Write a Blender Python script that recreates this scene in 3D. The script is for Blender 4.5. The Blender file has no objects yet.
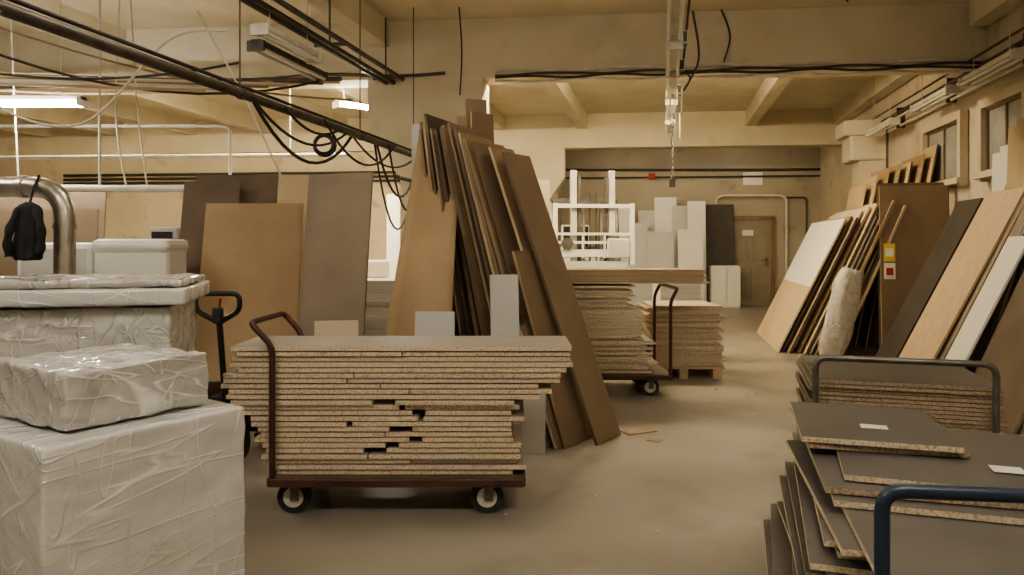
import bpy, bmesh, math, random
from mathutils import Vector, Matrix, noise
random.seed(7)
rnd=random.uniform
RA=math.radians(-11.7)
def R(s,t,z=0): return (0.9792*s+0.2028*t, -0.2028*s+0.9792*t, z)
# ------------------------------------------------------------ materials
def pm(name,c1,c2=None,scale=4,rough=.6,bump=0,bscale=60,metal=0,coat=0,stretch=(1,1,1),rot=(0,0,0),lo=.35,hi=.65,rvar=0,bdist=.01,spots=None,spec=.5):
    m=bpy.data.materials.new(name); m.use_nodes=True
    nt=m.node_tree; n=nt.nodes; l=nt.links; b=n['Principled BSDF']
    b.inputs['Roughness'].default_value=rough; b.inputs['Metallic'].default_value=metal
    b.inputs['Coat Weight'].default_value=coat; b.inputs['Coat Roughness'].default_value=.1
    b.inputs['Specular IOR Level'].default_value=spec
    tc=n.new('ShaderNodeTexCoord'); mp=n.new('ShaderNodeMapping')
    mp.inputs['Scale'].default_value=stretch; mp.inputs['Rotation'].default_value=rot
    l.new(tc.outputs['Object'],mp.inputs['Vector'])
    if c2 is None: c2=tuple(x*.82 for x in c1)
    nz=n.new('ShaderNodeTexNoise'); nz.inputs['Scale'].default_value=scale; nz.inputs['Detail'].default_value=6
    l.new(mp.outputs[0],nz.inputs['Vector'])
    cr=n.new('ShaderNodeValToRGB'); cr.color_ramp.elements[0].position=lo; cr.color_ramp.elements[1].position=hi
    cr.color_ramp.elements[0].color=(*c1,1); cr.color_ramp.elements[1].color=(*c2,1)
    l.new(nz.outputs['Fac'],cr.inputs['Fac'])
    out=cr.outputs['Color']
    if spots:
        n2=n.new('ShaderNodeTexNoise'); n2.inputs['Scale'].default_value=spots[0]; n2.inputs['Detail'].default_value=8
        l.new(tc.outputs['Object'],n2.inputs['Vector'])
        r2=n.new('ShaderNodeValToRGB'); r2.color_ramp.elements[0].position=spots[2]; r2.color_ramp.elements[1].position=spots[2]+.15
        r2.color_ramp.elements[0].color=(0,0,0,1)
        l.new(n2.outputs['Fac'],r2.inputs['Fac'])
        mx=n.new('ShaderNodeMix'); mx.data_type='RGBA'
        l.new(r2.outputs['Color'],mx.inputs['Factor']); l.new(out,mx.inputs[6]); mx.inputs[7].default_value=(*spots[1],1)
        out=mx.outputs[2]
    l.new(out,b.inputs['Base Color'])
    if rvar:
        mr=n.new('ShaderNodeMapRange'); mr.inputs['To Min'].default_value=rough-rvar; mr.inputs['To Max'].default_value=rough+rvar
        l.new(nz.outputs['Fac'],mr.inputs['Value']); l.new(mr.outputs[0],b.inputs['Roughness'])
    if bump:
        bz=n.new('ShaderNodeTexNoise'); bz.inputs['Scale'].default_value=bscale; bz.inputs['Detail'].default_value=3
        l.new(mp.outputs[0],bz.inputs['Vector'])
        bp=n.new('ShaderNodeBump'); bp.inputs['Strength'].default_value=bump; bp.inputs['Distance'].default_value=bdist
        l.new(bz.outputs['Fac'],bp.inputs['Height'])
        l.new(bp.outputs[0],b.inputs['Normal'])
        if coat: l.new(bp.outputs[0],b.inputs['Coat Normal'])
    return m
def film(name,base,crease_highlight,sc,stretches,amount=.5,bump=.6,gloss=.16,dist=.02,thin=.03):
    """stretch film over a pale body: highlights on long taut creases are painted into the colour, the film itself is glossy"""
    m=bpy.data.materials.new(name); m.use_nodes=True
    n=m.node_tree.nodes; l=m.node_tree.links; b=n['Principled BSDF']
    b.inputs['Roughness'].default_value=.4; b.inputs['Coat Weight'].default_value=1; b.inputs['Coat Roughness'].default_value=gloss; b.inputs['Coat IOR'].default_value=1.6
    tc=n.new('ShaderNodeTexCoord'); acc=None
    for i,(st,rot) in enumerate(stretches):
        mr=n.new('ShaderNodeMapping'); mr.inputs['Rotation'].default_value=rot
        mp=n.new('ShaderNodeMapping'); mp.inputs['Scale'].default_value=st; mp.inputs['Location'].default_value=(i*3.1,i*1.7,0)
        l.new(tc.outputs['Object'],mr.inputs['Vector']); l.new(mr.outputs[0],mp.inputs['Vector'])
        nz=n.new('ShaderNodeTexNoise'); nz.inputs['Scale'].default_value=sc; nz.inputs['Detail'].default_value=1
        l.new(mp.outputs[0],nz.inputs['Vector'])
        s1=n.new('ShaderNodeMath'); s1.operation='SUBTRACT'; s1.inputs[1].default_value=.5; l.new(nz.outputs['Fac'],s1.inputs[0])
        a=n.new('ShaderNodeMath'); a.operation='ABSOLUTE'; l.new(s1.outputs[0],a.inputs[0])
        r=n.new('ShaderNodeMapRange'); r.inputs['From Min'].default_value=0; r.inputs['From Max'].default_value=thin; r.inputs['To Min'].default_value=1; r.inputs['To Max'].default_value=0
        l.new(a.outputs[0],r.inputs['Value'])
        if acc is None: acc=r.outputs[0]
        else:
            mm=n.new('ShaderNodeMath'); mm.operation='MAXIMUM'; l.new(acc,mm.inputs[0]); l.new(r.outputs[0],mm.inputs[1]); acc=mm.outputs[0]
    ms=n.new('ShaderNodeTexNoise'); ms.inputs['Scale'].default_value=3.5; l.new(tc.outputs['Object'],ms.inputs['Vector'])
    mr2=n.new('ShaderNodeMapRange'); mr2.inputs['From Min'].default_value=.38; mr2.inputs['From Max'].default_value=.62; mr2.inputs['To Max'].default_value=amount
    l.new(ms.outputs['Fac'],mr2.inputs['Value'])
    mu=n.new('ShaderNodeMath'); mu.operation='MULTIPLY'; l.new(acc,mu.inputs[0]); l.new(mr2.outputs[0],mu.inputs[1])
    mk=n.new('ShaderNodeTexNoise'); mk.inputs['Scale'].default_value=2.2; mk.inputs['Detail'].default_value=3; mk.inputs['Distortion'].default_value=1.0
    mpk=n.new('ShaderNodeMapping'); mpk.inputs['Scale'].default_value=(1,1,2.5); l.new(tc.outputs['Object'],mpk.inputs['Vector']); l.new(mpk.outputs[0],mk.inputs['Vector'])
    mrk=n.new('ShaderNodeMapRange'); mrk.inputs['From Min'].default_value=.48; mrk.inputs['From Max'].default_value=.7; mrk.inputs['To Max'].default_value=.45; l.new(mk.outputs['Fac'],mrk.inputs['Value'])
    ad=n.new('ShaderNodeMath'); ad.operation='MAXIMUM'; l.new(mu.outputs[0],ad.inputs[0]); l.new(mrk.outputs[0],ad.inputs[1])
    mx=n.new('ShaderNodeMix'); mx.data_type='RGBA'; l.new(ad.outputs[0],mx.inputs['Factor']); mx.inputs[6].default_value=(*base,1); mx.inputs[7].default_value=(*crease_highlight,1)  # crease highlights painted as pale streaks in the base colour
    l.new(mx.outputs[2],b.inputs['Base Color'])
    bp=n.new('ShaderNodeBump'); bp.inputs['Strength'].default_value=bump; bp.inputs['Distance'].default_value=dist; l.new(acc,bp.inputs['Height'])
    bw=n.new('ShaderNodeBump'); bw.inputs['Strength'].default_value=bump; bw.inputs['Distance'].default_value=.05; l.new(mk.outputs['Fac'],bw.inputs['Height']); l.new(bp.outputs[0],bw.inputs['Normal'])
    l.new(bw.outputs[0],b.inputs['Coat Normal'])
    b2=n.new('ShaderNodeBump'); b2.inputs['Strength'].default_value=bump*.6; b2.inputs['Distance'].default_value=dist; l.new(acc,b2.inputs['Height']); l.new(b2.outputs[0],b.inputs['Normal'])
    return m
def emis(name,c,s):
    m=bpy.data.materials.new(name); m.use_nodes=True; b=m.node_tree.nodes['Principled BSDF']
    b.inputs['Base Color'].default_value=(*c,1); b.inputs['Emission Color'].default_value=(*c,1); b.inputs['Emission Strength'].default_value=s
    return m
PLAST=pm('plaster_beige',(.60,.53,.41),(.52,.45,.34),scale=1.2,rough=.85,bump=.2,bscale=30,spots=(3,(.40,.33,.24),.58))
CEIL=pm('ceiling_paint',(.70,.64,.51),(.62,.56,.43),scale=1.5,rough=.85,bump=.2,bscale=25,spots=(2.2,(.56,.49,.36),.62))
WALLB=pm('wall_paint_dull',(.44,.40,.32),(.37,.33,.27),scale=1.0,rough=.85,bump=.2,bscale=30,spots=(2,(.28,.24,.18),.6))
CONC=pm('floor_concrete',(.27,.245,.205),(.325,.297,.25),scale=1.1,rough=.42,rvar=.12,bump=.15,bscale=22,spots=(1.6,(.225,.202,.165),.52),bdist=.004)
CHIP=pm('particleboard_edge',(.72,.61,.46),(.32,.24,.16),scale=110,rough=.9,lo=.45,hi=.72,bump=.4,bscale=150,bdist=.003)
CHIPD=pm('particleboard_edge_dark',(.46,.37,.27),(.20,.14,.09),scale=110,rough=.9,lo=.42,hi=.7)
LAMG=pm('laminate_grey',(.40,.37,.33),(.35,.32,.285),scale=3,rough=.5)
LAMT=pm('laminate_tan',(.58,.50,.38),(.52,.44,.33),scale=3,rough=.5)
LAMD=pm('laminate_dark',(.110,.101,.094),(.143,.131,.122),scale=2,rough=.42,rvar=.05)
MDF=pm('mdf_brown',(.36,.26,.155),(.31,.22,.13),scale=2.2,rough=.7)
MDF2=pm('mdf_light',(.52,.41,.27),(.46,.35,.23),scale=2.2,rough=.7)
MDFD=pm('hardboard_dark',(.14,.10,.07),(.105,.078,.055),scale=3,rough=.7)
MDFM=pm('hardboard_mid',(.24,.175,.112),(.205,.148,.095),scale=3,rough=.7)
GREYB=pm('panel_grey_brown',(.26,.21,.155),(.225,.18,.135),scale=3,rough=.6)
DARKB=pm('panel_charcoal',(.042,.037,.033),(.065,.058,.05),scale=3,rough=.5)
WOOD=pm('veneer_oak',(.58,.45,.30),(.50,.38,.25),scale=3,rough=.5,stretch=(6,6,.5))
WHITE=pm('panel_white',(.78,.77,.73),(.72,.71,.67),scale=2,rough=.45)
LGREY=pm('panel_lightgrey',(.54,.54,.53),(.48,.48,.47),scale=2,rough=.45)
BURG=pm('steel_burgundy',(.10,.035,.03),(.06,.025,.022),scale=12,rough=.4)
BLUE=pm('steel_blue',(.016,.034,.065),(.025,.042,.07),scale=12,rough=.35,spots=(25,(.07,.06,.06),.66))
STEEL=pm('steel_grey',(.20,.19,.18),(.14,.13,.12),scale=10,rough=.4,metal=.6)
GALV=pm('galvanised',(.6,.58,.54),(.45,.43,.4),scale=14,rough=.32,metal=.9)
RUB=pm('rubber_black',(.022,.022,.022),(.035,.033,.03),scale=20,rough=.7)
BLK=pm('black_plastic',(.015,.015,.015),(.025,.024,.023),scale=20,rough=.4)
CLOTH=pm('black_cloth',(.018,.018,.022),(.035,.034,.038),scale=10,rough=.95)
CABLE=pm('cable_black',(.035,.03,.027),(.055,.05,.045),scale=20,rough=.6)
PIPE=pm('pipe_dark',(.12,.10,.085),(.07,.06,.05),scale=8,rough=.5,metal=.3)
ROPE=pm('rope_pale',(.62,.58,.49),(.5,.46,.38),scale=60,rough=.9)
LAMP=pm('lamp_housing',(.68,.65,.58),(.56,.53,.46),scale=8,rough=.5)
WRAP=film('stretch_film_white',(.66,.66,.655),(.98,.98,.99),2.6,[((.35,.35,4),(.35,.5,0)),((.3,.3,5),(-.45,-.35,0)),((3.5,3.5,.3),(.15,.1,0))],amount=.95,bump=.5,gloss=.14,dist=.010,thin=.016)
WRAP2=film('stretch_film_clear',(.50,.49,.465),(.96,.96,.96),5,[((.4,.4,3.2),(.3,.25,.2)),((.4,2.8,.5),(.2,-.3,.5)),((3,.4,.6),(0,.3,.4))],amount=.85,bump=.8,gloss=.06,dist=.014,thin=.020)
BUB=pm('bubble_wrap',(.66,.62,.56),(.52,.48,.42),scale=14,rough=.2,coat=1,bump=.8,bscale=30,bdist=.02)
GLASS=pm('window_glass_grey',(.40,.41,.40),(.30,.30,.29),scale=3,rough=.2)  # opaque pane, mottled mid-grey
FRAME=pm('window_frame',(.24,.16,.10),(.18,.12,.08),scale=5,rough=.6)
DOORM=pm('door_paint',(.31,.27,.21),(.25,.22,.17),scale=3,rough=.55)
YEL=pm('sign_yellow',(.72,.55,.08),(.66,.5,.07),scale=5,rough=.5)
RED=pm('red_paint',(.45,.04,.02),(.35,.03,.02),scale=5,rough=.5)
LAB=pm('label_paper',(.82,.81,.78),(.76,.75,.72),scale=5,rough=.6)
CARD=pm('cardboard',(.38,.28,.17),(.31,.23,.14),scale=8,rough=.8)
FKM=pm('forklift_paint',(.64,.63,.60),(.52,.51,.48),scale=5,rough=.4)
TUBEW=emis('tube_cool',(1,.97,.88),150)
TUBEH=emis('tube_hot',(1,.93,.75),330)
TUBEY=emis('tube_warm',(1,.82,.53),330)
TUBEF=emis('tube_neutral',(1,.92,.79),145)
TUBEN=emis('tube_soft_fill',(1,.89,.72),58)
TUBEB=emis('tube_dim_fill',(1,.86,.66),24)
# ------------------------------------------------------------ builder
class B:
    def __init__(s,name,M=None):
        s.bm=bmesh.new(); s.mats=[]; s.name=name; s.M=M or Matrix.Identity(4)
    def mi(s,m):
        if m not in s.mats: s.mats.append(m)
        return s.mats.index(m)
    def geo(s,vs,fs,mats,smooth=False,M=None):
        T=s.M@M if M is not None else s.M
        v=[s.bm.verts.new(T@Vector(p)) for p in vs]
        out=[]
        for i,f in enumerate(fs):
            try: fa=s.bm.faces.new([v[k] for k in f])
            except ValueError: continue
            fa.material_index=s.mi(mats[i] if isinstance(mats,list) else mats); fa.smooth=smooth; out.append(fa)
        return out
    def bx(s,lo,hi,mat,edge=None,ax=2,M=None,bev=0):
        x0,y0,z0=lo;x1,y1,z1=hi
        vs=[(x0,y0,z0),(x1,y0,z0),(x1,y1,z0),(x0,y1,z0),(x0,y0,z1),(x1,y0,z1),(x1,y1,z1),(x0,y1,z1)]
        fs=[(3,2,1,0),(4,5,6,7),(0,1,5,4),(2,3,7,6),(1,2,6,5),(3,0,4,7)]
        axs=[2,2,1,1,0,0]; e=edge or mat
        fa=s.geo(vs,fs,[mat if a==ax else e for a in axs],M=M)
        if bev:
            es=list({ed for f in fa for ed in f.edges})
            bmesh.ops.bevel(s.bm,geom=es,offset=bev,segments=2,affect='EDGES',profile=.5)
    def box(s,c,size,mat,rz=0,edge=None,ax=2,bev=0,rx=0,ry=0):
        M=Matrix.Translation(c)@Matrix.Rotation(math.radians(rz),4,'Z')@Matrix.Rotation(math.radians(ry),4,'Y')@Matrix.Rotation(math.radians(rx),4,'X')
        h=[a/2 for a in size]
        s.bx((-h[0],-h[1],-h[2]),(h[0],h[1],h[2]),mat,edge,ax,M,bev)
    def film_box(s,c,size,mat,rz=0,res=.018,amp=.006,sc=(5,5,9),seed=0,r=.015):
        """box skinned in tight film: fine grid, rounded corners, shallow ridged wrinkles"""
        M=Matrix.Translation(c)@Matrix.Rotation(math.radians(rz),4,'Z')
        h=Vector((size[0]/2,size[1]/2,size[2]/2)); cache={}; vs=[]; fs=[]
        n=[max(2,int(a/res)) for a in size]
        def vert(p):
            key=(round(p[0],5),round(p[1],5),round(p[2],5))
            if key in cache: return cache[key]
            P=Vector(p); q=Vector([max(-(h[i]-r),min(h[i]-r,P[i])) for i in range(3)])
            d=P-q; d=d.normalized() if d.length>1e-9 else Vector((0,0,1))
            w=noise.noise(Vector((P.x*sc[0]+seed+P.z*3,P.y*sc[1]-P.z*2,P.z*sc[2]+seed)))
            w2=noise.noise(Vector((P.x*sc[0]*2.3+P.y*4,P.y*sc[1]*2.3+seed,P.z*sc[2]*2.3)))
            v=abs(w)*1.0+abs(w2)*.5
            P2=q+d*(r-amp*min(1.2,v*2.0))
            cache[key]=len(vs); vs.append(tuple(P2)); return cache[key]
        for ax in range(3):
            a,b_=[i for i in range(3) if i!=ax]
            for sg in (-1,1):
                for i in range(n[a]):
                    for j in range(n[b_]):
                        idx=[]
                        for (ii,jj) in ((i,j),(i+1,j),(i+1,j+1),(i,j+1)):
                            p=[0,0,0]; p[ax]=sg*h[ax]; p[a]=-h[a]+size[a]*ii/n[a]; p[b_]=-h[b_]+size[b_]*jj/n[b_]
                            idx.append(vert(p))
                        fs.append(tuple(idx))
        s.geo(vs,fs,mat,smooth=True,M=M)
    def lean(s,foot,ang,w,L,tilt,th,mat,edge=None,l0=0,yo=0,z0=0,x0=0):
        t=math.radians(tilt)
        M=Matrix.Translation((foot[0],foot[1],z0+th*abs(math.sin(t))))@Matrix.Rotation(math.radians(ang),4,'Z')@Matrix.Rotation(-t,4,'X')
        s.bx((-w/2+x0,yo,l0),(w/2+x0,yo+th,L),mat,edge or mat,1,M)
    def tube(s,pts,r,mat,seg=10,fil=0,cap=True):
        P=[Vector(p) for p in pts]
        if fil: P=fillet(P,fil)
        n=len(P); T=[]
        for i in range(n):
            a=P[min(i+1,n-1)]-P[max(i-1,0)]; T.append(a.normalized())
        up=Vector((0,0,1)) if abs(T[0].z)<.9 else Vector((1,0,0))
        N=T[0].cross(up).normalized(); vs=[]
        for i in range(n):
            N=(N-T[i]*N.dot(T[i])).normalized(); Bn=T[i].cross(N)
            rr=r[i] if isinstance(r,(list,tuple)) else r
            for k in range(seg):
                a=2*math.pi*k/seg; vs.append(P[i]+(N*math.cos(a)+Bn*math.sin(a))*rr)
        fs=[]
        for i in range(n-1):
            for k in range(seg):
                k2=(k+1)%seg; fs.append((i*seg+k,i*seg+k2,(i+1)*seg+k2,(i+1)*seg+k))
        s.geo(vs,fs,mat,smooth=True)
        if cap:
            s.geo([vs[k] for k in range(seg)],[tuple(range(seg))[::-1]],mat)
            s.geo([vs[(n-1)*seg+k] for k in range(seg)],[tuple(range(seg))],mat)
    def cyl(s,p0,p1,r,mat,seg=20): s.tube([p0,p1],r,mat,seg)
    def done(s):
        me=bpy.data.meshes.new(s.name+'_mesh'); 
        bmesh.ops.recalc_face_normals(s.bm,faces=s.bm.faces[:])
        xs=[v.co for v in s.bm.verts]
        c=Vector(((min(v.x for v in xs)+max(v.x for v in xs))/2,(min(v.y for v in xs)+max(v.y for v in xs))/2,min(v.z for v in xs)))
        bmesh.ops.translate(s.bm,vec=-c,verts=s.bm.verts[:])
        s.bm.to_mesh(me); s.bm.free()
        for m in s.mats: me.materials.append(m)
        o=bpy.data.objects.new(s.name,me); o.location=c; bpy.context.scene.collection.objects.link(o); return o
def fillet(P,r,n=5):
    out=[P[0]]
    for i in range(1,len(P)-1):
        a,b,c=P[i-1],P[i],P[i+1]
        d1=min(r,(a-b).length*.49); d2=min(r,(c-b).length*.49)
        p=b+(a-b).normalized()*d1; q=b+(c-b).normalized()*d2
        for k in range(n+1):
            t=k/n; out.append(p*(1-t)**2+b*2*t*(1-t)+q*t*t)
    out.append(P[-1]); return out
def spl(pts,n=8):
    P=[Vector(p) for p in pts]; P=[P[0]]+P+[P[-1]]; out=[]
    for i in range(1,len(P)-2):
        for k in range(n):
            t=k/n; a,b,c,d=P[i-1:i+3]
            out.append(.5*((2*b)+(c-a)*t+(2*a-5*b+4*c-d)*t*t+(3*b-a-3*c+d)*t**3))
    out.append(P[-2]); return out
def sag(a,b,h,n=12):
    a=Vector(a);b=Vector(b)
    return [a.lerp(b,i/n)+Vector((0,0,-4*h*(i/n)*(1-i/n))) for i in range(n+1)]
def yB1(x): return 8.5+(2.73-x)*.105     # front faces of the beam lines
def yB2(x): return 15.1+(2.73-x)*.105
def yBW(x): return 17.3+(5.5-x)*.105
# ------------------------------------------------------------ room shell
b=B('floor'); b.bx((-15,-4,-.1),(9,20,0),CONC); b.done()
b=B('ceiling')
b.bx((-15,-4,4.1),(9,20,4.3),CEIL)
for f in (yB1,yB2,lambda x:yB1(x)-6.7):
    x=-3; b.box((x,f(x)+.2,3.75),(25,.42,.7),CEIL,rz=-6)
for i in range(-8,3):
    s=i*1.68+.0
    for (t0,t1) in ((9.35,15.6),(2.7,8.7)):
        if t0<5 and i%2: continue
        if i==0 : continue
        p=R(s,(t0+t1)/2,3.95); 
        b.box(p,(.2,t1-t0+.5,.32),CEIL,rz=-11.7)
b.done()
b=B('wall_right'); p=R(3.6,7,2.05); b.box(p,(.2,23,4.1),PLAST,rz=-11.7); b.done()
b=B('wall_back'); x=4.5; b.box((x,yBW(x)+.1,2.05),(9,.2,4.1),WALLB,rz=-6); b.done()
b=B('wall_back_left'); x=-6.9; b.box((x,yB2(x)+.25,2.05),(15.6,.2,4.1),PLAST,rz=-6); b.done()
b=B('wall_partition'); b.box((1.0,16.6,2.05),(.15,2.4,4.1),WALLB,rz=-6); b.done()
b=B('wall_left'); b.box((-12.9,7,2.05),(.2,23,4.1),PLAST); b.done()
b=B('wall_front'); b.box((-3,-3.4,2.05),(24,.2,4.1),PLAST); b.done()
def column(x,f,sh=.6):
    b=B('concrete_column'); y=f(x)+.3
    M=Matrix.Translation((x,y,0))@Matrix.Rotation(math.radians(-6),4,'Z')
    h=sh/2; H=.70
    vs=[];
    prof=[(0,h,h),(2.2,h,h),(2.8,H,.3),(3.42,H,.3)]
    for z,a,c in prof: vs+=[(-a,-c,z),(a,-c,z),(a,c,z),(-a,c,z)]
    fs=[(3,2,1,0),(12,13,14,15)]
    for i in range(3):
        for k in range(4): fs.append((i*4+k,i*4+(k+1)%4,(i+1)*4+(k+1)%4,(i+1)*4+k))
    b.geo(vs,fs,CEIL,M=M); b.done()
column(-1.02,yB1); column(.42,yB2)
# pilaster on right wall
b=B('trim_1')
p=R(3.3,13.2); b.box((p[0],p[1],1.5),(.4,.5,3.0),CEIL,rz=-11.7); b.box((p[0],p[1],3.0),(.7,.6,.45),CEIL,rz=-11.7,bev=.03); b.box((p[0],p[1],3.3),(.9,.7,.25),CEIL,rz=-11.7,bev=.02)
b.done()
# windows
for k,(t,w) in enumerate(((10.3,1.2),(8.55,.95),(6.6,1.2))):
    b=B('window_%d'%(k+1))
    M=Matrix.Translation(R(3.49,t,0))@Matrix.Rotation(RA,4,'Z')
    b.M=M
    b.bx((-.015,-w/2,2.2),(.01,w/2,2.9),GLASS)
    for a,c in ((-w/2-.09,-w/2),(w/2,w/2+.09)): b.bx((-.09,a,2.1),(.0,c,3.0),PLAST)
    b.bx((-.09,-w/2,2.9),(0,w/2,3.0),PLAST)
    for a,c in ((-w/2,-w/2+.03),(w/2-.03,w/2),(-.015,.015)): b.bx((-.035,a,2.2),(0,c,2.9),FRAME)
    for z in (2.2,2.87): b.bx((-.035,-w/2,z),(0,w/2,z+.03),FRAME)
    b.bx((-.13,-w/2-.1,2.13),(0,w/2+.1,2.2),PLAST)
    b.done()
# door on back wall
M=Matrix.Translation((5.52,yBW(5.52),0))@Matrix.Rotation(math.radians(-6),4,'Z')
b=B('door_1',M)
b.bx((-.5,-.06,0),(.5,-.01,2.0),DOORM)
for a in (-.58,.5): b.bx((a,-.1,0),(a+.08,0,2.08),FRAME)
b.bx((-.58,-.1,2.0),(.58,0,2.08),FRAME)
for x0,x1 in ((-.42,-.05),(.05,.42)):
    for z0,z1 in ((.15,.9),(1.05,1.85)):
        b.bx((x0,-.075,z0),(x1,-.06,z1),DOORM,bev=.006)
b.bx((.36,-.1,.93),(.44,-.06,1.12),STEEL); b.tube([(.4,-.1,1.05),(.4,-.15,1.05),(.28,-.15,1.05)],.012,STEEL,fil=.02)
b.bx((-.15,-.085,1.62),(.1,-.074,1.75),LAB)
b.done()
b=B('wall_conduit',M)
b.tube([(-.75,-.08,.02),(-.75,-.08,2.55),(.85,-.08,2.55),(.85,-.08,.02)],.03,LAMP,fil=.2)
b.tube([(-4.3,-.06,3.2),(.6,-.06,3.15),(2,-.06,3.15)],.03,CABLE)
b.tube([(-4.3,-.06,3.0),(2,-.06,3.0)],.02,CABLE)
b.tube([(.85,-.06,2.5),(1.3,-.06,2.5),(1.3,-.06,.02)],.02,PIPE,fil=.1)
b.done()
b=B('wall_notice',M); b.bx((-.12,-.03,2.8),(.32,-.005,3.1),LAB); b.done()
b=B('fire_alarm_beacon',M); b.bx((-2.3,-.1,2.95),(-2.15,0,3.1),RED,bev=.02); b.cyl((-2.22,-.1,3.02),(-2.22,-.16,3.02),.05,RED); b.done()
# ------------------------------------------------------------ wheels/casters
def caster(b,x,y,r=.085,top=.2,side=0):
    b.cyl((x,y-.022,r),(x,y+.022,r),r,RUB,26); b.cyl((x,y-.027,r),(x,y+.027,r),r*.62,LAMP,22); b.cyl((x,y-.034,r),(x,y+.034,r),r*.2,STEEL,12)
    for d in (-.036,.036):
        b.box((x+.01,y+d,(r+top)/2),(.045,.005,top-r+.03),STEEL)
    b.box((x+.01,y,top-.01),(.11,.1,.02),STEEL)
def trolley(name,x0,x1,y0,y1,z,hx,lean,htop,mat):
    b=B(name)
    b.bx((x0,y0,z),(x1,y1,z+.018),MDFD)
    for y in (y0,y1): b.bx((x0-.01,y-.02,z-.025),(x1+.01,y+.02,z+.015),mat,bev=.004)
    for x in (x0,x1): b.bx((x-.02,y0,z-.025),(x+.02,y1,z+.015),mat)
    for x in (x0+.1,x1-.18):
        for y in (y0+.08,y1-.08): caster(b,x,y,top=z-.02)
    n=htop-.12
    b.tube([(hx,y0+.01,z-.02),(hx,y0+.01,n),(hx+lean,y0+.0,htop),(hx+lean,y1,htop),(hx,y1-.01,n),(hx,y1-.01,z-.02)],.016,mat,fil=.05)
    return b.done()
trolley('platform_trolley',-1.24,.05,3.80,4.36,.185,-1.235,-.11,1.0,BURG)
# ------------------------------------------------------------ main particleboard stack
b=B('particleboard_offcut_stack'); z=.206; th=.0245; N=24
for i in range(N):
    f=i/(N-1)
    L=-1.22-.30*min(1,f/.7)+rnd(-.03,.05) if f<.8 else -1.46+rnd(-.02,.04)
    if f>.7: Rr=.30+rnd(-.06,.03)
    elif f>.58: Rr=.17+rnd(-.05,.12)
    else: Rr=.05+rnd(-.06,.03)
    y0=3.845+rnd(-.008,.016); y1=4.27+rnd(-.03,.04)
    t=th*rnd(.86,.96); lm=random.choice([LAMG,LAMT,LAMT])
    if i==N-1: b.bx((-1.46,3.84,z),(.31,4.29,z+t),LAMG,CHIP,2); break
    if 2<i<19 and i%7!=0:
        c=-.75+rnd(-.12,.3); g=random.choice([.005,.01,.03,.07,.12]) if f<.6 else .006
        b.bx((L,y0,z),(c-g/2,y1,z+t),lm,CHIP,2); 
        b.bx((c+g/2,y0+rnd(-.004,.01),z),(Rr,y1,z+t),lm,CHIP,2)
    elif i%5==2:
        c=rnd(-1,-.2); b.bx((L,y0,z),(c,y1,z+t),lm,CHIP,2); b.bx((c+.004,y0+.01,z),(Rr,y1,z+t),lm,CHIP,2)
    else: b.bx((L,y0,z),(Rr,y1,z+t),lm,CHIP,2)
    if f<.6: b.bx((-1.1,4.0,z+.0005),(-.1,y1-.02,z+t-.0005),LAMG,CHIPD,2)  # dark-edged filler row, its colour stands in for shade inside the gaps
    z+=th+.0035
b.done()
# ------------------------------------------------------------ second trolley and stacks
trolley('platform_trolley',.42,1.46,6.80,7.6,.185,1.46,.06,1.0,BURG)
def stack(b,x0,x1,y0,y1,z0,z1,th=.022,jx=.04,jy=.02,mats=(LAMT,LAMG),edge=CHIP,rz=0,gap=.003):
    cx,cy=(x0+x1)/2,(y0+y1)/2; z=z0
    while z+th<=z1+1e-4:
        dx0,dx1=rnd(-jx,jx),rnd(-jx,jx); 
        b.box((cx+(dx0+dx1)/2,cy+rnd(-jy,jy),z+(th-gap)/2),(x1-x0+dx1-dx0,y1-y0,th-gap),random.choice(mats),rz=rz+rnd(-1,1)*jy*30,edge=edge)
        z+=th
b=B('particleboard_stack'); stack(b,.55,1.2,6.88,7.5,.205,.80); stack(b,.52,1.12,6.9,7.5,.80,1.03,jx=.06)
stack(b,1.1,1.3,6.9,7.45,.205,.5,jx=.05); b.done()
b=B('oak_board_bundle'); z=1.035
for i in range(6):
    b.box((1.13+rnd(-.03,.03),7.2+rnd(-.02,.02),z+.011),(1.40,.5,.019),WOOD,rz=rnd(-1,1),edge=MDF2); z+=.023
b.done()
b=B('wooden_pallet')
for x in (1.45,1.8,2.15): b.box((x,8.15,.05),(.09,.8,.1),MDF2)
for y in (7.8,8.0,8.2,8.45): b.box((1.8,y,.112),(.85,.12,.02),MDF2)
b.done()
b=B('particleboard_stack'); stack(b,1.45,2.2,7.78,8.5,.124,.78,jx=.05); b.done()
b=B('white_panel_stack'); stack(b,1.8,2.3,9.0,9.5,.0,1.0,th=.03,mats=(WHITE,),edge=WHITE,jx=.01,jy=.005); b.done()
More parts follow.
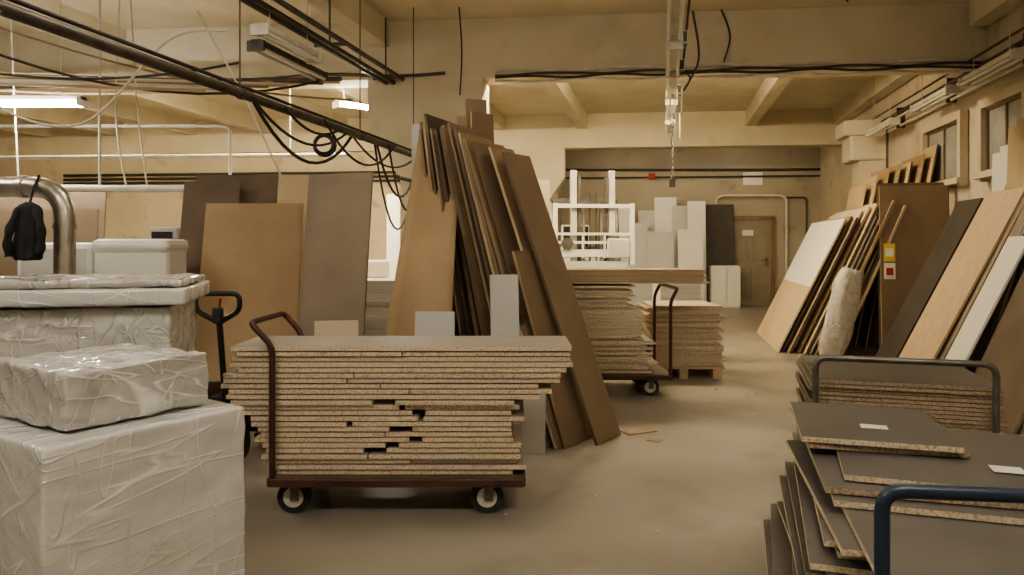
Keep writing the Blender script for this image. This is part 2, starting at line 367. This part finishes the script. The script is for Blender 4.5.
# ------------------------------------------------------------ forklift
M=Matrix.Translation((1.25,11.4,0))@Matrix.Rotation(math.radians(6),4,'Z')
b=B('forklift',M)
for sx in (-1,1):
    b.bx((sx*.30-.045,0,.1),(sx*.30+.045,.09,2.55),FKM); b.bx((sx*.21-.025,.02,.12),(sx*.21+.025,.08,2.45),STEEL)
    b.cyl((sx*.14,.05,.2),(sx*.14,.05,2.0),.025,GALV); b.tube([(sx*.05,0,.9),(sx*.05,0,2.2)],.010,CABLE)
    b.bx((sx*.30-.06,-1.15,.06),(sx*.30+.06,-.08,.1),STEEL); b.bx((sx*.30-.06,-.12,.06),(sx*.30+.06,-.07,.75),STEEL)
    b.cyl((sx*.5,.45,.3),(sx*.38,.45,.3),.3,RUB,28); b.cyl((sx*.51,.45,.3),(sx*.5,.45,.3),.16,FKM)
    b.cyl((sx*.5,1.75,.24),(sx*.38,1.75,.24),.24,RUB,28)
    b.tube([(sx*.54,.5,1.0),(sx*.54,.75,2.15),(sx*.54,1.8,2.15),(sx*.54,2.0,1.0)],.03,STEEL,fil=.12)
for z in (.4,1.3,2.05): b.bx((-.31,.06,z),(.31,.12,z+.08),STEEL)
b.bx((-.5,-.07,.65),(.5,-.02,.78),FKM); b.bx((-.5,-.07,1.05),(.5,-.02,1.15),FKM)
for x in (-.6,.6): b.bx((x-.035,-.07,1.1),(x+.035,-.02,2.04),WHITE)
for x in (-.17,.17): b.bx((x-.014,-.06,1.2),(x+.014,-.02,1.55),WHITE)
for z,h in ((1.97,.06),(1.55,.04),(1.42,.04),(1.22,.11)): b.bx((-.62,-.06,z),(.62,-.02,z+h),WHITE)
b.bx((.2,-.12,1.2),(.55,-.06,1.5),LGREY,bev=.02)
b.cyl((-.42,-.1,1.42),(-.42,-.06,1.42),.09,STEEL,20)
b.bx((-.5,.35,.3),(.5,2.2,1.2),FKM,bev=.06); b.bx((-.45,1.5,1.15),(.45,2.3,1.35),STEEL,bev=.06)
b.bx((-.25,1.0,1.2),(.25,1.4,1.3),BLK,bev=.03); b.bx((-.25,1.4,1.2),(.25,1.5,1.75),BLK,bev=.03)
for y in (.8,1.05,1.3,1.55,1.8): b.bx((-.5,y,2.14),(.5,y+.04,2.17),STEEL)
b.tube([(0,.5,1.1),(0,.75,1.45)],.02,BLK); 
b.done()
# ------------------------------------------------------------ back wall panels
b=B('leaning_white_panels')
for i,(x,w,L,m) in enumerate(((3.15,.5,2.2,LGREY),(3.5,.5,2.5,WHITE),(3.85,.45,2.3,LGREY),(4.15,.4,2.4,WHITE),(3.3,.6,1.7,LGREY),(3.95,.55,1.75,WHITE))):
    b.lean((x,16.9-.12*i),-6,w,L,5,.02,m)
b.lean((2.5,16.7),-6,.5,2.3,5,.02,WHITE); b.lean((2.85,16.55),-6,.4,1.9,5,.02,LGREY)
b.done()
b=B('black_panel'); b.lean((4.75,17.0),-6,.75,2.35,5,.03,DARKB); b.done()
b=B('white_cabinet'); b.box((4.75,16.6,.47),(.62,.4,.94),WHITE,rz=-6,bev=.006)
b.box((4.60,16.39,.47),(.29,.02,.88),WHITE,rz=-6,bev=.004); b.box((4.9,16.36,.47),(.29,.02,.88),WHITE,rz=-6,bev=.004); b.done()
# ------------------------------------------------------------ centre fan of boards
b=B('leaning_board_stack')
n=15
for i in range(n):
    f=i/(n-1); m=random.choice([MDFM,MDFD,MDF,MDFM,GREYB])
    b.lean((.50-.98*f,5.55+.85*f+rnd(-.05,.05)),58+14*f,rnd(.4,.6),rnd(2.25,2.42)+.12*f ,19.5-14*f+rnd(-.4,.4),rnd(.018,.034),m,random.choice([MDFD,MDF,MDFM,MDF2]))
b.done()
b=B('leaning_mdf_board'); b.lean((.70,5.3),55,.36,2.25,21,.022,MDFM,MDFD); b.done()
b=B('leaning_mdf_board'); b.lean((.60,5.42),57,.34,2.3,20.5,.022,MDF,MDF2); b.done()
b=B('leaning_mdf_board'); b.lean((.46,5.2),55,.30,1.42,18,.022,MDFM,MDF); b.done()
b=B('leaning_board_offcuts')
for i in range(5): b.lean((.40-.06*i,5.18+.03*i),56,.34,.85-.08*i+rnd(-.05,.05),20,.018,MDFM,random.choice([MDF,MDFD,CHIP]))
b.done()
b=B('leaning_grey_sheet'); b.lean((.14,4.95),-6,.16,.40,14,.008,LAMG); b.done()
b=B('leaning_grey_sheet'); b.lean((-.03,5.05),10,.2,1.2,7,.012,LGREY); b.done()
b=B('leaning_white_sheet'); b.lean((-.53,4.85),-5,.27,.96,8,.012,LGREY); b.done()
b=B('leaning_white_sheet'); b.lean((-1.2,5.05),12,.3,.88,8,.012,LAMT); b.done()
# bent MDF sheet
b=B('bent_mdf_sheet'); vs=[];nt_=24;nw=6
for i in range(nt_+1):
    t=i/nt_; z=2.47*t; y=5.45+1.15*t-.35*math.sin(math.pi*t); xl=-1.08+.26*math.sin(t*math.pi/2)**.8; xr=-.46+.03*t
    for k in range(nw+1):
        u=k/nw; vs.append((xl+(xr-xl)*u,y+.06*math.sin(math.pi*u),z))
m_=len(vs); vs+= [(x,y+.009,z) for x,y,z in vs]
fs=[]
for i in range(nt_):
    for k in range(nw):
        a=i*(nw+1)+k; fs.append((a,a+1,a+nw+2,a+nw+1)); fs.append((m_+a+nw+1,m_+a+nw+2,m_+a+1,m_+a))
for i in range(nt_):
    a=i*(nw+1); fs.append((a+nw+1,m_+a+nw+1,m_+a,a)); c=a+nw; fs.append((c,m_+c,m_+c+nw+1,c+nw+1))
for k in range(nw):
    a=nt_*(nw+1)+k; fs.append((a,a+1,m_+a+1,m_+a)); fs.append((k+1,k,m_+k,m_+k+1))
b.geo(vs,fs,MDF,smooth=True); b.done()
b=B('tall_panel_offcuts')
b.lean((-.86,6.95),-4,.2,2.55,2,.016,LGREY); b.lean((-.62,6.85),-4,.3,2.5,2,.02,MDF2); b.lean((-.42,6.8),-4,.2,2.6,2,.02,MDF)
b.lean((-.28,6.7),20,.2,2.75,3,.02,MDFM,MDF2); b.lean((-.18,6.6),40,.25,2.6,3,.02,MDFM,MDF2)
b.done()
# ------------------------------------------------------------ left boards
b=B('leaning_fibreboard'); b.lean((-2.25,6.1),0,.85,1.8,12,.02,MDF,MDF2); b.done()
b=B('leaning_charcoal_board'); b.lean((-2.55,6.5),3,.75,2.1,12,.02,MDFD,MDFD); b.done()
b=B('leaning_charcoal_board'); b.lean((-2.72,6.35),3,.5,2.02,12,.02,MDFD,MDFD); b.done()
b=B('leaning_grey_board'); b.lean((-1.48,5.85),-16,.58,2.0,7,.022,GREYB,MDF); b.done()
b=B('leaning_tan_board'); b.lean((-2.3,7.4),0,.7,2.15,8,.02,MDF2); b.done()
b=B('white_panel_stack'); stack(b,-1.55,-1.12,7.3,7.9,.0,1.05,th=.03,mats=(WHITE,LAMT),edge=WHITE,jx=.02); b.done()
b=B('covered_workbench'); b.bx((-2.25,9.4,0),(-1.5,10.2,.9),WHITE,bev=.03); b.bx((-2.35,9.3,.9),(-1.4,10.3,.97),LAMT,bev=.01); b.bx((-2.2,9.7,.97),(-1.65,10.0,1.2),WHITE,bev=.03); b.done()
b=B('leaning_pale_boards'); b.lean((-1.25,11.0),20,.4,2.4,8,.02,LAMT); b.lean((-1.7,11.2),8,.4,2.2,7,.02,WHITE); b.lean((.35,9.9),10,.4,2.3,5,.02,LAMT); b.done()
# ------------------------------------------------------------ pallet jack
b=B('pallet_jack'); x=-1.88;y=4.75
b.tube([(x,y+.12,.3),(x,y,.92)],.02,BLK)
b.tube([(x,y,.9),(x-.14,y-.02,.98),(x-.14,y-.03,1.09),(x+.14,y-.03,1.09),(x+.14,y-.02,.98),(x,y,.9)],.017,BLK,fil=.045)
b.box((x,y-.02,.95),(.06,.05,.10),BLK,bev=.01)
b.tube([(x,y-.01,.97),(x+.02,y-.03,1.06)],.008,RED)
b.cyl((x,y+.17,.1),(x,y+.17,.42),.06,BLK); b.box((x,y+.17,.36),(.2,.14,.1),BLK,bev=.02)
for d in (-.09,.09): b.cyl((x+d-.03,y+.14,.09),(x+d+.03,y+.14,.09),.09,RUB)
b.box((x,y+.3,.3),(.45,.06,.34),BURG,bev=.02)
for d in (-.19,.19):
    b.box((x+d,y+.83,.09),(.15,1.05,.05),BURG,bev=.01); b.cyl((x+d-.05,y+1.2,.04),(x+d+.05,y+1.2,.04),.04,RUB)
b.done()
# ------------------------------------------------------------ wrapped boxes left
b=B('wrapped_furniture_box'); b.film_box((-1.508,2.692,.40),(.715,.757,.80),WRAP,rz=56.5,res=.016,amp=.005,sc=(3,3,6),seed=3.3); b.done()
b=B('wrapped_parcel'); b.film_box((-1.49,2.686,.902),(.53,.53,.204),WRAP2,rz=58,res=.011,amp=.012,sc=(6,9,9),seed=8.1,r=.022); b.done()
b=B('wrapped_cabinet')
b.film_box((-2.40,3.58,.56),(1.52,.70,1.12),WRAP2,rz=14,res=.02,amp=.008,sc=(3,4,9),seed=1.7)
b.film_box((-2.37,3.56,1.165),(1.62,.76,.085),WRAP,rz=14,res=.02,amp=.005,sc=(4,4,8),seed=2.2); b.film_box((-2.38,3.56,1.225),(1.6,.74,.045),WRAP2,rz=14,res=.02,amp=.008,sc=(5,6,8),seed=5.2)
b.done()
# left background clutter
b=B('galvanised_duct'); b.tube([(-4.6,4.6,1.76),(-2.78,4.6,1.76),(-2.78,4.6,.0)],.062,GALV,seg=20,fil=.2)
for z in (1.5,1.1): b.cyl((-2.78,4.6,z),(-2.78,4.6,z+.03),.07,GALV)
b.cyl((-3.05,4.6,1.76),(-3.02,4.6,1.76),.07,GALV); b.done()
# black work jacket hung on the duct
b=B('hanging_jacket'); vs=[];fs=[];ns=36;nr=18
for i in range(nr+1):
    t=i/nr; z=1.66-.32*t; sh=min(1,t/.12)**.5
    wx=.02+.05*sh+.012*t+.006*math.sin(9*t); wy=.012+.022*sh
    for k in range(ns):
        a=2*math.pi*k/ns; fo=1+.10*t*math.sin(7*a+2*t)+.05*math.sin(12*a-4*t)
        vs.append((-2.925-.01*t+wx*fo*math.cos(a),4.48+wy*fo*math.sin(a),z-.035*t*abs(math.sin(1.5*a+.7))))
for i in range(nr):
    for k in range(ns): fs.append((i*ns+k,i*ns+(k+1)%ns,(i+1)*ns+(k+1)%ns,(i+1)*ns+k))
fs.append(tuple(range(ns))[::-1]); fs.append(tuple(nr*ns+k for k in range(ns)))
b.geo(vs,fs,CLOTH,smooth=True)
b.tube(spl([(-2.97,4.47,1.62),(-3.01,4.45,1.52),(-3.03,4.445,1.42),(-3.025,4.45,1.33)]),[.024+.004*math.sin(i*.8) for i in range(25)],CLOTH,seg=12)
b.tube(spl([(-2.87,4.47,1.62),(-2.83,4.44,1.52),(-2.82,4.435,1.43),(-2.835,4.44,1.35)]),[.024+.004*math.sin(i*.7) for i in range(25)],CLOTH,seg=12)
b.tube([(-2.92,4.48,1.65),(-2.92,4.52,1.75),(-2.92,4.57,1.83)],.007,CLOTH,seg=6); b.done()
b=B('covered_machine')
b.bx((-3.35,5.9,0),(-2.75,6.3,1.42),WHITE,bev=.05); b.bx((-4.0,5.95,0),(-3.37,6.4,1.42),LGREY,bev=.05); b.bx((-3.36,5.88,1.33),(-2.74,6.32,1.45),WHITE,bev=.05); b.done()
b=B('control_box'); b.box((-3.15,6.8,.78),(.25,.25,1.56),LGREY,bev=.01); b.box((-3.15,6.66,1.46),(.18,.02,.12),BLK); b.done()
b=B('amber_panel_rack'); b.lean((-4.9,7.0),0,1.8,1.75,5,.02,MDFM); b.lean((-5.0,7.3),0,1.8,1.95,5,.02,MDFM); b.done()
b=B('overhead_white_pipe')
b.tube([(-7.5,7.0,1.95),(-3.05,7.0,1.93)],.035,LAMP)
for x in (-6.5,-3.9): b.tube([(x,7.0,1.95),(x,7.0,4.1)],.012,ROPE)
b.done()
b=B('overhead_white_pipe'); b.tube([(-9.5,10,2.55),(-2.2,10,2.62)],.03,LAMP); 
for x in (-8,-3): b.tube([(x,10,2.6),(x,10,4.1)],.012,ROPE)
b.done()
b=B('wall_cable_tray')
for k in range(3):
    b.tube([( -10,yB2(-10)+.08,2.95-.09*k),(-.4,yB2(-.4)+.08,2.95-.09*k)],.03,CABLE,seg=6)
b.done()
# ------------------------------------------------------------ ceiling pipe left, cables
b=B('overhead_pipe')
b.tube([R(-2.8,.0,2.42),R(-2.8,8.3,2.42),R(-2.8,8.3,.02)],.033,PIPE,fil=.15,seg=14)
b.tube([R(-2.86,.0,2.5),R(-2.86,8.2,2.49)],.012,CABLE)
for t in (2.5,4.5,6.5,8.0):
    p=R(-2.8,t,2.42); b.cyl((p[0],p[1],2.44),(p[0],p[1],4.1),.006,PIPE,6)
    q=R(-2.8,t+.03,2.42); b.cyl(p,q,.04,PIPE,12)
b.done()
b=B('hanging_cables')
def RC(s,t0,t1,h,r=.011): b.tube(sag(R(s,t0,2.42),R(s,t1,2.42),h),r,CABLE,seg=6)
RC(-2.78,4.6,6.2,.22); RC(-2.83,4.7,6.4,.35,.014); RC(-2.75,5.0,6.0,.12); RC(-2.8,6.9,8.2,.5,.014); RC(-2.75,7.1,8.25,.65); RC(-2.84,6.4,8.2,.2); RC(-2.72,5.6,7.2,.28); RC(-2.86,7.0,8.3,.85)
for k in range(3):
    c=Vector(R(-2.8,5.75,2.24)); r=.07+.012*k
    b.tube([c+Vector((r*math.cos(a*math.pi/8),0.015*k,r*math.sin(a*math.pi/8))) for a in range(17)],.009,CABLE,seg=6)
c=[Vector(R(-2.78,7.3+.9*i/60,2.12))+Vector((.0,.02*math.cos(i*1.6),.025*math.sin(i*1.6))) for i in range(61)]
b.tube(c,.006,CABLE,seg=5)
b.done()
b=B('ceiling_rail')
for ds,z in ((0,3.36),(.09,3.36),(.2,3.40)):
    b.tube([R(-3.3+ds,2.0,z),R(-3.3+ds,8.75,z)],.026,PIPE,seg=8)
for t in (3.5,5.2,6.8,8.3):
    p=R(-3.25,t,3.38); b.box(p,(.32,.04,.03),PIPE,rz=-11.7); b.cyl((p[0],p[1],3.38),(p[0],p[1],4.1),.01,PIPE,6)
b.done()
def fixture(name,c,ang,L,lit=None,hang=None,tubes=2,hous=LAMP,tilt=0,bare=False):
    M=Matrix.Translation(c)@Matrix.Rotation(math.radians(ang),4,'Z')@Matrix.Rotation(math.radians(tilt),4,'Y')
    b=B(name,M)
    hw=.02 if bare else .05
    b.bx((-L/2,-hw,.0),(L/2,hw,.05),hous,bev=.006)
    for e in (-L/2,L/2-.03): b.bx((e,-.08,-.05),(e+.03,.08,.04),hous)
    ys=((-.07,.07) if bare else (-.05,.05)) if tubes==2 else (0,)
    for y in ys: b.cyl((-L/2+.03,y,-.03+.04*bare),(L/2-.03,y,-.03+.04*bare),.016,lit or WHITE,10)
    if hang:
        for x in (-L/3,L/3): b.cyl((x,0,.05),(x,0,hang),.005,ROPE,5)
    return b.done()
fixture('fluorescent_lamp',R(-3.45,6.4,3.12),78.3,1.25,hang=.9,hous=PIPE)
fixture('fluorescent_lamp',R(-3.25,6.0,3.17),78.3,1.0,hang=.9,hous=LAMP)
# lit ones
fixture('fluorescent_lamp',(-4.72,7.0,2.76),0,1.35,lit=TUBEW,hang=1.3)
fixture('fluorescent_lamp',(-2.02,9.9,3.24),40,.75,lit=TUBEH,hang=.8,bare=True)
for x in (-8.6,-5.9,-3.4,-2.0,.6,2.9): fixture('fluorescent_lamp',(x,yB1(x)+.95,3.76),-6,1.25,lit=TUBEY,hang=.3,bare=True)
for x in (2.5,5): fixture('fluorescent_lamp',(x,yB2(x)+.9,3.7),-6,1.25,lit=TUBEB,hang=.4,bare=True)  # unseen weak lamps, added to lift the back wall area
for x,y in ((-1.9,.8),(1.3,.6),(-4.8,3.6)): fixture('fluorescent_lamp',(x,y,3.55),-10,1.3,lit=TUBEF,hang=.5,bare=True)
for x,y in ((1.9,4.4),(-1.2,4.6)): fixture('fluorescent_lamp',(x,y,3.72),-10,1.3,lit=TUBEN,hang=.37,bare=True)  # unseen fill lamps, added to brighten the first beam's face
# centre row rail
b=B('lighting_track')
b.tube([R(.12,1.5,3.42),R(.12,15.0,3.42)],.018,LAMP,seg=8); b.tube([R(.2,1.5,3.47),R(.2,9.0,3.47)],.012,CABLE,seg=6)
for t in (3.5,6,8.0,10,12,14): p=R(.14,t,3.4); b.cyl((p[0],p[1],3.4),(p[0],p[1],4.1),.008,LAMP,6)
for t in (7.2,8.3,9.6): p=R(.14,t,3.36); b.box(p,(.14,.12,.12),BLK,rz=-11.7,bev=.01)
b.tube(spl([R(.22,6.2,3.3),R(.30,7.0,3.1),R(.18,7.6,2.95),R(.26,8.2,3.2),R(.16,8.3,3.35)]),.01,CABLE,seg=6)
for q in range(3): b.tube(sag(R(.05+.07*q,9.0,3.3),R(.1+.05*q,11.0,3.3),.25+.12*q),.009,LAMP,seg=5)
b.done()
for t in (6.3,7.75,9.0,10.6,12.2): fixture('fluorescent_lamp',R(.08,t,3.30),78.3,1.2,hang=.12)
b=B('hanging_chain')
p=Vector(R(.1,11.0,3.4))
for i in range(24):
    c=p+Vector((.0,0,-.045*i)); b.tube([c+Vector((.02*math.cos(a*math.pi/4) if i%2 else 0,0 if i%2 else .02*math.cos(a*math.pi/4),.03*math.sin(a*math.pi/4))) for a in range(9)],.009,STEEL,seg=5)
b.box(p+Vector((0,0,-1.1)),(.08,.06,.12),BLK); b.done()
# right wall pipes & lamps
b=B('wall_pipe_run')
for s,z,r,m in ((3.42,3.38,.03,PIPE),(3.35,3.28,.018,LAMP),(3.44,3.18,.022,LAMP),(3.3,3.44,.014,PIPE)): b.tube([R(s,0,z),R(s,14,z)],r,m,seg=8)
b.tube([R(3.42,12.6,3.38),R(3.42,12.6,2.3)],.02,PIPE)
for t in range(2,14,2): b.box(R(3.45,t,3.3),(.12,.04,.3),PIPE,rz=-11.7)
b.done()
for t in (6.4,8.2,9.8,12.0): fixture('fluorescent_lamp',R(3.18,t,3.16),78.3,1.25,hang=.9)
# cables along beam 1 and ropes
b=B('beam_cable_bundle')
for k,(dz,dy,m) in enumerate(((0,-.03,CABLE),(-.04,-.01,LAMP),(.035,-.03,PIPE),(.08,-.02,LAMP))):
    pts=[]
    for i in range(40):
        x=-.2+i*.16; pts.append((x,yB1(x)+dy-.02+.01*math.sin(i*1.3+k),3.38+dz+.012*math.sin(i*.9+2*k)))
    b.tube(pts,.014+.004*(k%2),m,seg=6)
b.tube([(-6.5+i*.3,yB1(-6.5+i*.3)-.04,3.45+.02*math.sin(i)) for i in range(20)],.02,PIPE,seg=6)
b.done()
b=B('hanging_cord')
for x,y0,l,bend in ((2.35,6.9,.35,.06),(3.2,7.0,.4,-.08),(2.4,yB1(2.4)-.05,.6,.1),(-.6,8.4,1,.03)):
    b.tube(spl([(x,y0,4.1),(x+bend,y0,4.1-l*.5),(x+bend*.3,y0,4.1-l)]),.01,BURG if x>3 else CABLE,seg=6)
for pts in ([(-4.9,7.2,4.1),(-4.85,7.2,3.0),(-4.8,7.2,2.0)],[(-3.75,7.1,4.1),(-3.8,7.1,2.7),(-3.7,7.1,1.95)],[(-3.68,7.1,4.1),(-3.6,7.1,2.8),(-3.5,7.1,1.95)]):
    b.tube(spl(pts),.009,ROPE,seg=5)
b.tube(spl([(-4.0,5.5,3.1),(-3.9,5.5,2.5),(-3.2,5.5,2.3),(-2.6,5.6,2.95),(-2.2,5.7,3.05)]),.01,ROPE,seg=5)
b.tube(spl([(-2.55,6,3.3),(-2.2,6.1,2.6),(-1.9,6.2,1.9)]),.009,ROPE,seg=5)
b.tube(sag((-6,6.5,3.25),(-2.4,6.5,3.0),.25),.012,CABLE,seg=5)
b.tube(sag((-6,7.5,3.05),(-2.2,7.9,3.2),.15),.015,CARD,seg=5)
b.tube(sag((-5.2,6.0,3.4),(-1.9,7.6,3.1),.4),.013,CABLE,seg=5)
b.tube(sag((-4.6,5.2,3.3),(-1.7,7.9,2.95),.2),.010,CARD,seg=5)
b.done()
b=B('wooden_pole_bundle')
for k in range(8):
    b.tube([(-6+.1*k,5.9+.2*k,2.75+.05*k),(-2.9+.14*k,7.0+.18*k,2.86+.05*k)],.015,[MDF2,LAMP,ROPE,MDFM,MDF2,ROPE,PIPE,MDF2][k],seg=6)
b.done()
b=B('overhead_conduit')
b.tube([R(-4.4,2,3.0),R(-4.4,8.8,3.0)],.03,MDF2,seg=10); b.tube([R(-4.6,2,3.1),R(-4.6,8.8,3.1)],.02,LAMP,seg=8)
b.tube([(-7,8.3,3.15),(-1.8,7.8,3.15)],.025,PIPE,seg=8); b.tube([(-7,8.4,2.75),(-3.2,8.4,2.75),(-3.2,8.4,1.9)],.02,LAMP,seg=8,fil=.1)
b.done()
# ------------------------------------------------------------ right wall boards
A=-101.7
def wl(b,s,t,w,L,tilt,th,m,e=None,**k): p=R(s,t); b.lean((p[0],p[1]),A,w,L,tilt,th,m,e,**k)
b=B('leaning_two_tone_board')
wl(b,1.42,11.2,2.2,1.92,25.5,.022,MDF2,CHIP); wl(b,1.42,11.2,2.19,1.92,25.5,.004,WHITE,WHITE,l0=.95,yo=-.0045); b.done()
b=B('leaning_board_stack')
for i in range(11):
    s=1.49+.062*i; wl(b,s,11.0+rnd(-.12,.15),rnd(1.8,2.1),1.92+rnd(-.1,.12)+.015*i,25.5-.3*i,.02+rnd(0,.015),random.choice([MDFM,MDF,MDF2,DARKB,LAMT]),random.choice([MDF,MDF2,MDFD,WHITE,MDFD]))
b.done()
b=B('tall_board_stack')
for i in range(7): wl(b,2.35+.10*i,11.6-.12*i,.9,2.35+.08*i-rnd(0,.15),10,.02,random.choice([MDF,MDF2]),random.choice([MDF2,MDFD]))
b.done()
# bubble wrapped roll
b=B('bubble_wrapped_panel'); p=R(1.90,9.55)
M=Matrix.Translation((p[0]+.05,p[1],.02))@Matrix.Rotation(math.radians(-6),4,'Z')@Matrix.Rotation(math.radians(14),4,'Y'); b.M=M
vs=[];fs=[];ns=20;nr=18
for i in range(nr+1):
    t=i/nr; z=1.12*t; q=.62+.32*math.sin(math.pi*t)+.07*math.sin(9*t)
    for k in range(ns):
        a=2*math.pi*k/ns; j=1+.09*math.sin(5*a+7*t)+.05*math.sin(8*a-11*t); vs.append((.19*q*j*math.cos(a),.11*q*j*math.sin(a),z))
for i in range(nr):
    for k in range(ns): fs.append((i*ns+k,i*ns+(k+1)%ns,(i+1)*ns+(k+1)%ns,(i+1)*ns+k))
fs.append(tuple(range(ns))[::-1]); fs.append(tuple(nr*ns+k for k in range(ns)))
b.geo(vs,fs,BUB,smooth=True); b.done()
PC=(4.93,9.0)
b=B('brown_door_panel'); b.lean(PC,-12,.78,2.14,4,.035,MDFM,MDF)
b.lean(PC,-12,.82,2.18,4,.02,MDFD,MDFD,yo=.04); b.done()
b=B('warning_label'); b.lean(PC,-12,.13,1.42,4,.004,YEL,YEL,l0=1.2,yo=-.006,x0=-.29); b.lean(PC,-12,.09,1.36,4,.004,LAB,LAB,l0=1.26,yo=-.011,x0=-.29)
b.lean(PC,-12,.13,1.18,4,.004,LAB,LAB,l0=.98,yo=-.006,x0=-.29); b.lean(PC,-12,.08,1.12,4,.004,RED,RED,l0=1.03,yo=-.011,x0=-.29); b.done()
b=B('leaning_charcoal_board')
for i in range(3): wl(b,2.36+.05*i,9.0,.66,2.1,26,.03,DARKB,DARKB)
b.done()
b=B('leaning_oak_board'); wl(b,2.33,8.1,.85,2.15,26,.022,WOOD,MDF2); b.done()
b=B('leaning_board_stack')
for i in range(9): wl(b,2.39+.045*i,7.9+rnd(-.15,.15),rnd(.6,.8),2.05+rnd(-.1,.1),25-1.1*i,.02,random.choice([MDF,GREYB,LAMG,MDFD]),random.choice([MDFD,WHITE,MDF2,GREYB]))
b.done()
b=B('leaning_white_board'); wl(b,2.35,7.25,.4,1.62,25,.02,WHITE,WHITE); b.done()
b=B('leaning_grey_boards')
for i in range(11): wl(b,2.46+.042*i,6.45+rnd(-.25,.2),rnd(.7,1.0),1.85+.05*i+rnd(-.12,.1),23-1.3*i,.022,random.choice([GREYB,GREYB,LAMG,MDFM,MDFD]),random.choice([GREYB,MDFD,MDFM,LGREY]))
b.done()
b=B('tall_board_stack')
for i in range(6): wl(b,3.16+.03*i,7.2+.22*i,.6,[2.45,2.5,2.6,2.55,2.4,2.35][i],2.5-.3*i,.018,[MDF2,LGREY,MDF2,MDF2,WHITE,WHITE][i],MDFD)
b.done()
b=B('leaning_grey_boards')
for i in range(8): wl(b,2.45+.05*i,4.9+rnd(-.25,.2),rnd(.8,1.2),1.5+.06*i+rnd(-.12,.1),20-.9*i,.022,random.choice([GREYB,LAMG,MDFM]),random.choice([GREYB,MDFD,MDFM,LGREY]))
b.done()
# ------------------------------------------------------------ right foreground stacks
b=B('dark_panel_stack'); z=.215
for i in range(19):
    f=i/18; ez=random.choice([CHIP,CHIPD,CHIP])
    cx=1.40+.09*f+rnd(-.05,.05); cy=2.42+rnd(-.07,.07)
    b.box((cx,cy,z+.009),(.98,1.12,.0175),LAMD,rz=-17+rnd(-4,4),edge=ez); z+=.0205
zt=z
b.box((1.45,2.00,zt+.009),(1.0,1.0,.018),LAMD,rz=-15,edge=CHIP); z=zt+.021
b.box((1.56,2.47,z+.009),(.98,.9,.018),LAMD,rz=-18,edge=CHIP); z+=.022
b.box((1.54,2.52,z+.009),(.98,.85,.018),LAMD,rz=-16,edge=CHIPD); z+=.022
b.box((1.63,2.48,z+.009),(1.0,.75,.018),LAMD,rz=-20,edge=CHIP); z+=.022; z2=z
b.box((1.36,2.82,z+.009),(.5,.62,.018),LAMD,rz=-15,edge=CHIPD); z+=.022
b.box((1.34,2.80,z+.009),(.5,.60,.018),LAMD,rz=-17,edge=CHIP); z+=.018
b.done()
b=B('paper_label'); b.box((1.33,2.72,z+.001),(.09,.06,.001),LAB,rz=-20); b.done()
b=B('paper_label'); b.box((1.56,2.33,z2+.001),(.09,.075,.001),LAB,rz=-20); b.done()
M=Matrix.Translation((1.40,2.42,0))@Matrix.Rotation(math.radians(-17),4,'Z')
b=B('panel_cart',M)
b.bx((-.5,-.72,.165),(.55,.6,.2),BLUE,bev=.005)
for x in (-.38,.42):
    for y in (-.55,.5): caster(b,x,y,r=.07,top=.165)
b.done()
b=B('cart_handle')
b.tube([(.83,1.66,.02),(.83,1.66,.85),(1.55,1.60,.84),(1.55,1.60,.02)],.0165,BLUE,fil=.05,seg=16)
b.tube([(.83,1.66,.45),(1.55,1.60,.45)],.0145,BLUE,seg=12); b.done()
b=B('dark_panel_stack'); stack(b,1.68,2.55,3.72,4.62,.2,.72,th=.021,mats=(LAMD,),edge=CHIPD,rz=-17,jx=.02,jy=.012); b.done()
M=Matrix.Translation((2.1,4.15,0))@Matrix.Rotation(math.radians(-17),4,'Z')
b=B('panel_cart',M)
b.bx((-.46,-.5,.165),(.46,.5,.2),STEEL)
for x in (-.36,.36):
    for y in (-.4,.4): caster(b,x,y,r=.07,top=.165)
b.tube([(-.42,-.54,.17),(-.42,-.54,.83),(.38,-.54,.83),(.38,-.54,.17)],.016,STEEL,fil=.06,seg=14)
b.bx((-.46,-.56,.165),(.46,-.5,.2),STEEL)
b.done()
b=B('cardboard_scrap'); b.box((.95,5.55,.004),(.25,.12,.006),CARD,rz=25); b.box((1.02,5.3,.003),(.1,.07,.004),CARD,rz=-30); b.done()
b=B('floor_debris')
for i in range(60): b.box((rnd(-.2,3),rnd(3.6,11),.003),(rnd(.005,.02),rnd(.005,.015),.005),random.choice([LAMT,CARD,LAB]),rz=rnd(0,90))
b.done()
# ------------------------------------------------------------ world, camera
w=bpy.data.worlds.new('world'); bpy.context.scene.world=w; w.use_nodes=True
w.node_tree.nodes['Background'].inputs[0].default_value=(.8,.75,.65,1); w.node_tree.nodes['Background'].inputs[1].default_value=.2
cd=bpy.data.cameras.new('camera'); cam=bpy.data.objects.new('camera',cd); bpy.context.scene.collection.objects.link(cam)
cam.location=(0,0,1.4); cam.rotation_euler=(math.pi/2,0,0)
cd.sensor_width=36; cd.lens=740/1024*36; cd.shift_y=-42.5/1024; cd.clip_start=.05
bpy.context.scene.camera=cam
try: bpy.context.scene.view_settings.look='AgX - Medium High Contrast'
except Exception as e: print('look',e)
